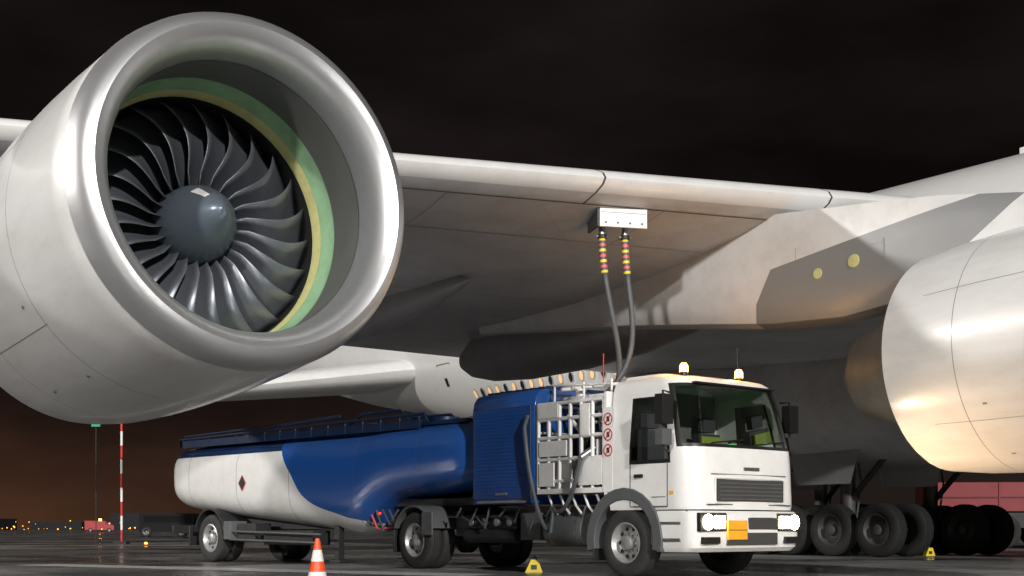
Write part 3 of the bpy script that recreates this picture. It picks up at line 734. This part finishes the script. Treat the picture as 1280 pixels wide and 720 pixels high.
# ------------------------------------------------------------ ground
m,n,l,p=nt('apron_concrete')
tc=n.new('ShaderNodeTexCoord')
n1=n.new('ShaderNodeTexNoise'); n1.inputs['Scale'].default_value=.16; n1.inputs['Detail'].default_value=9; n1.inputs['Roughness'].default_value=.62
n2=n.new('ShaderNodeTexNoise'); n2.inputs['Scale'].default_value=9; n2.inputs['Detail'].default_value=8; n2.inputs['Roughness'].default_value=.7
for q in (n1,n2): l.new(tc.outputs['Object'],q.inputs['Vector'])
cr=n.new('ShaderNodeValToRGB'); cr.color_ramp.elements[0].position=.38; cr.color_ramp.elements[0].color=(.13,.128,.125,1); cr.color_ramp.elements[1].position=.62; cr.color_ramp.elements[1].color=(.38,.375,.37,1)
l.new(n1.outputs['Fac'],cr.inputs[0])
cr2=n.new('ShaderNodeValToRGB'); cr2.color_ramp.elements[0].position=.3; cr2.color_ramp.elements[0].color=(.6,.6,.6,1); cr2.color_ramp.elements[1].position=.7; cr2.color_ramp.elements[1].color=(1.1,1.1,1.1,1)
l.new(n2.outputs['Fac'],cr2.inputs[0])
mx=n.new('ShaderNodeMix'); mx.data_type='RGBA'; mx.blend_type='MULTIPLY'; mx.inputs['Factor'].default_value=1; l.new(cr.outputs[0],mx.inputs['A']); l.new(cr2.outputs[0],mx.inputs['B'])
mp=n.new('ShaderNodeMapping'); mp.inputs['Rotation'].default_value=(0,0,R(22)); l.new(tc.outputs['Object'],mp.inputs[0])
br=n.new('ShaderNodeTexBrick'); br.offset=0; br.inputs['Scale'].default_value=1; br.inputs['Brick Width'].default_value=7.5; br.inputs['Row Height'].default_value=7.5; br.inputs['Mortar Size'].default_value=.03
br.inputs['Color1'].default_value=(1,1,1,1); br.inputs['Color2'].default_value=(.75,.75,.75,1); br.inputs['Mortar'].default_value=(.2,.2,.2,1); l.new(mp.outputs[0],br.inputs['Vector'])
mx2=n.new('ShaderNodeMix'); mx2.data_type='RGBA'; mx2.blend_type='MULTIPLY'; mx2.inputs['Factor'].default_value=1; l.new(mx.outputs['Result'],mx2.inputs['A']); l.new(br.outputs['Color'],mx2.inputs['B'])
l.new(mx2.outputs['Result'],p.inputs['Base Color'])
rr=n.new('ShaderNodeMapRange'); rr.inputs[1].default_value=.38; rr.inputs[2].default_value=.6; rr.inputs[3].default_value=.1; rr.inputs[4].default_value=.5; l.new(n1.outputs['Fac'],rr.inputs[0]); l.new(rr.outputs[0],p.inputs['Roughness'])
bp=n.new('ShaderNodeBump'); bp.inputs['Strength'].default_value=.12; bp.inputs['Distance'].default_value=.004; l.new(n2.outputs['Fac'],bp.inputs['Height']); l.new(bp.outputs[0],p.inputs['Normal'])
b=B(); b.add([(-1500,-300,0),(1500,-300,0),(1500,2500,0),(-1500,2500,0)],[(0,1,2,3)],m); b.done('ground')
mk=paint('worn_marking_and_lit_band',(.75,.73,.7),.5,0,.3,4,dirt=.3); my=paint('worn_yellow_marking',(.6,.42,.05),.6,0,.5,4,dirt=.4)
b=B()
def stripe(p0,p1,w,m,z=.004):
    p0=Vector((*p0,z));p1=Vector((*p1,z)); d=(p1-p0).normalized(); e=Vector((-d.y,d.x,0))*w/2; b.add([p0-e,p1-e,p1+e,p0+e],[(0,1,2,3)],m)
stripe((-9.8,26.2),(-.5,20.2),1.1,mk); stripe((-40,48),(30,44),.3,my); stripe((-60,75),(60,68),1.0,mk); stripe((5,16.5),(16,26),.25,mk,.005)  # first stripe paints a band of lit ground; the others are markings
b.done('apron_markings_and_lit_band')
# ------------------------------------------------------------ unseen floodlight masts, added to brighten the scene
def mast(x,y,h,P,col,target,size=R(70)):
    e=empty('added_floodlight_mast',(x,y,0)); b=B(); b.cyl((0,0,0),(0,0,h),.35,'steel',.18,16)
    b.box(-1.6,1.6,-.15,.15,h-.2,h+.1,'dark')
    for k in range(5): b.box(-1.5+k*.65,-1.1+k*.65,-.25,.25,h+.1,h+.5,'dark')
    b.done('mast_pole',e)
    L=bpy.data.lights.new('added_flood_lamp','SPOT'); L.energy=P; L.color=col; L.spot_size=size; L.spot_blend=.6; L.shadow_soft_size=.9
    o=bpy.data.objects.new('added_flood_lamp',L); sc.collection.objects.link(o); o.parent=e; o.location=(0,0,h+1.9)
    d=Vector(target)-Vector((x,y,h+1.9)); o.rotation_euler=d.to_track_quat('-Z','Y').to_euler()
mast(-15,-25,15,50000,(1,.96,.91),(0,20,3))  # added out of view to send light from the left into the inlet
mast(-75,22,24,115000,(1,.96,.91),(-2,40,4),R(60))  # added out of view to brighten the rear fuselage and tank side
S=bpy.data.lights.new('key','SUN'); S.energy=2.6; S.angle=R(1.2); S.color=(1,.975,.94)
so=bpy.data.objects.new('apron_key_light',S); sc.collection.objects.link(so)
d=Vector((-.36,.9,-.32)); so.rotation_euler=d.to_track_quat('-Z','Y').to_euler()
def spot(par,loc,dr,P,sz,col):
    L=bpy.data.lights.new('beam','SPOT'); L.energy=P; L.spot_size=R(sz); L.spot_blend=.9; L.color=col; L.shadow_soft_size=.1
    o=bpy.data.objects.new('headlamp_beam',L); sc.collection.objects.link(o); o.parent=par; o.location=loc; o.rotation_euler=Vector(dr).to_track_quat('-Z','Y').to_euler()
for y in (.36,2.13): spot(truck,(.2,y,.84),(1,0.12,-.13),800,105,(1,.66,.38))
for x,y in ((-.55,.45),(-.55,1.7)):
    L=bpy.data.lights.new('b','POINT'); L.energy=20; L.color=(1,.45,.08); L.shadow_soft_size=.06
    o=bpy.data.objects.new('beacon_light',L); sc.collection.objects.link(o); o.parent=truck; o.location=(x,y,3.3)
# ------------------------------------------------------------ world
w=bpy.data.worlds.new('World'); sc.world=w; w.use_nodes=True; n=w.node_tree.nodes; l=w.node_tree.links; bg=n['Background']
tc=n.new('ShaderNodeTexCoord'); sx=n.new('ShaderNodeSeparateXYZ'); l.new(tc.outputs['Generated'],sx.inputs[0])
def ramp(tab):
    cr=n.new('ShaderNodeValToRGB'); E=cr.color_ramp.elements
    E[0].position=tab[0][0]; E[0].color=(*tab[0][1],1); E[1].position=tab[-1][0]; E[1].color=(*tab[-1][1],1)
    for ps,c in tab[1:-1]: q=E.new(ps); q.color=(*c,1)
    l.new(sx.outputs[2],cr.inputs[0]); return cr
ca=ramp([(0,(.045,.02,.01)),(.03,(.028,.0125,.0075)),(.09,(.011,.006,.0048)),(.2,(.0055,.0038,.0036)),(.4,(.0052,.0038,.0038)),(1,(.011,.010,.011))])
cb=ramp([(0,(.010,.007,.006)),(.1,(.0065,.0045,.0042)),(.4,(.0054,.0039,.0039)),(1,(.011,.010,.011))])
az_=n.new('ShaderNodeMapRange'); az_.inputs[1].default_value=-.05; az_.inputs[2].default_value=-.35; l.new(sx.outputs[0],az_.inputs[0])
mm_=n.new('ShaderNodeMix'); mm_.data_type='RGBA'; l.new(az_.outputs[0],mm_.inputs['Factor']); l.new(cb.outputs[0],mm_.inputs['A']); l.new(ca.outputs[0],mm_.inputs['B'])
ns=n.new('ShaderNodeTexNoise'); ns.inputs['Scale'].default_value=3.5; ns.inputs['Detail'].default_value=5; mp=n.new('ShaderNodeMapping'); mp.inputs['Scale'].default_value=(1,1,3); l.new(tc.outputs['Generated'],mp.inputs[0]); l.new(mp.outputs[0],ns.inputs['Vector'])
mr=n.new('ShaderNodeMapRange'); mr.inputs[1].default_value=.35; mr.inputs[2].default_value=.7; mr.inputs[3].default_value=.6; mr.inputs[4].default_value=2.2; l.new(ns.outputs['Fac'],mr.inputs[0])
vm=n.new('ShaderNodeVectorMath'); vm.operation='SCALE'; l.new(mm_.outputs['Result'],vm.inputs[0]); l.new(mr.outputs[0],vm.inputs['Scale'])
l.new(vm.outputs[0],bg.inputs['Color']); bg.inputs['Strength'].default_value=1
# ------------------------------------------------------------ camera
cd=bpy.data.cameras.new('cam'); cd.lens=45; cd.sensor_width=36; cd.shift_y=300/1280; cd.clip_end=5000; cd.clip_start=.1
co=bpy.data.objects.new('camera',cd); sc.collection.objects.link(co); co.location=(0,0,.75); co.rotation_euler=(R(90),0,0); sc.camera=co
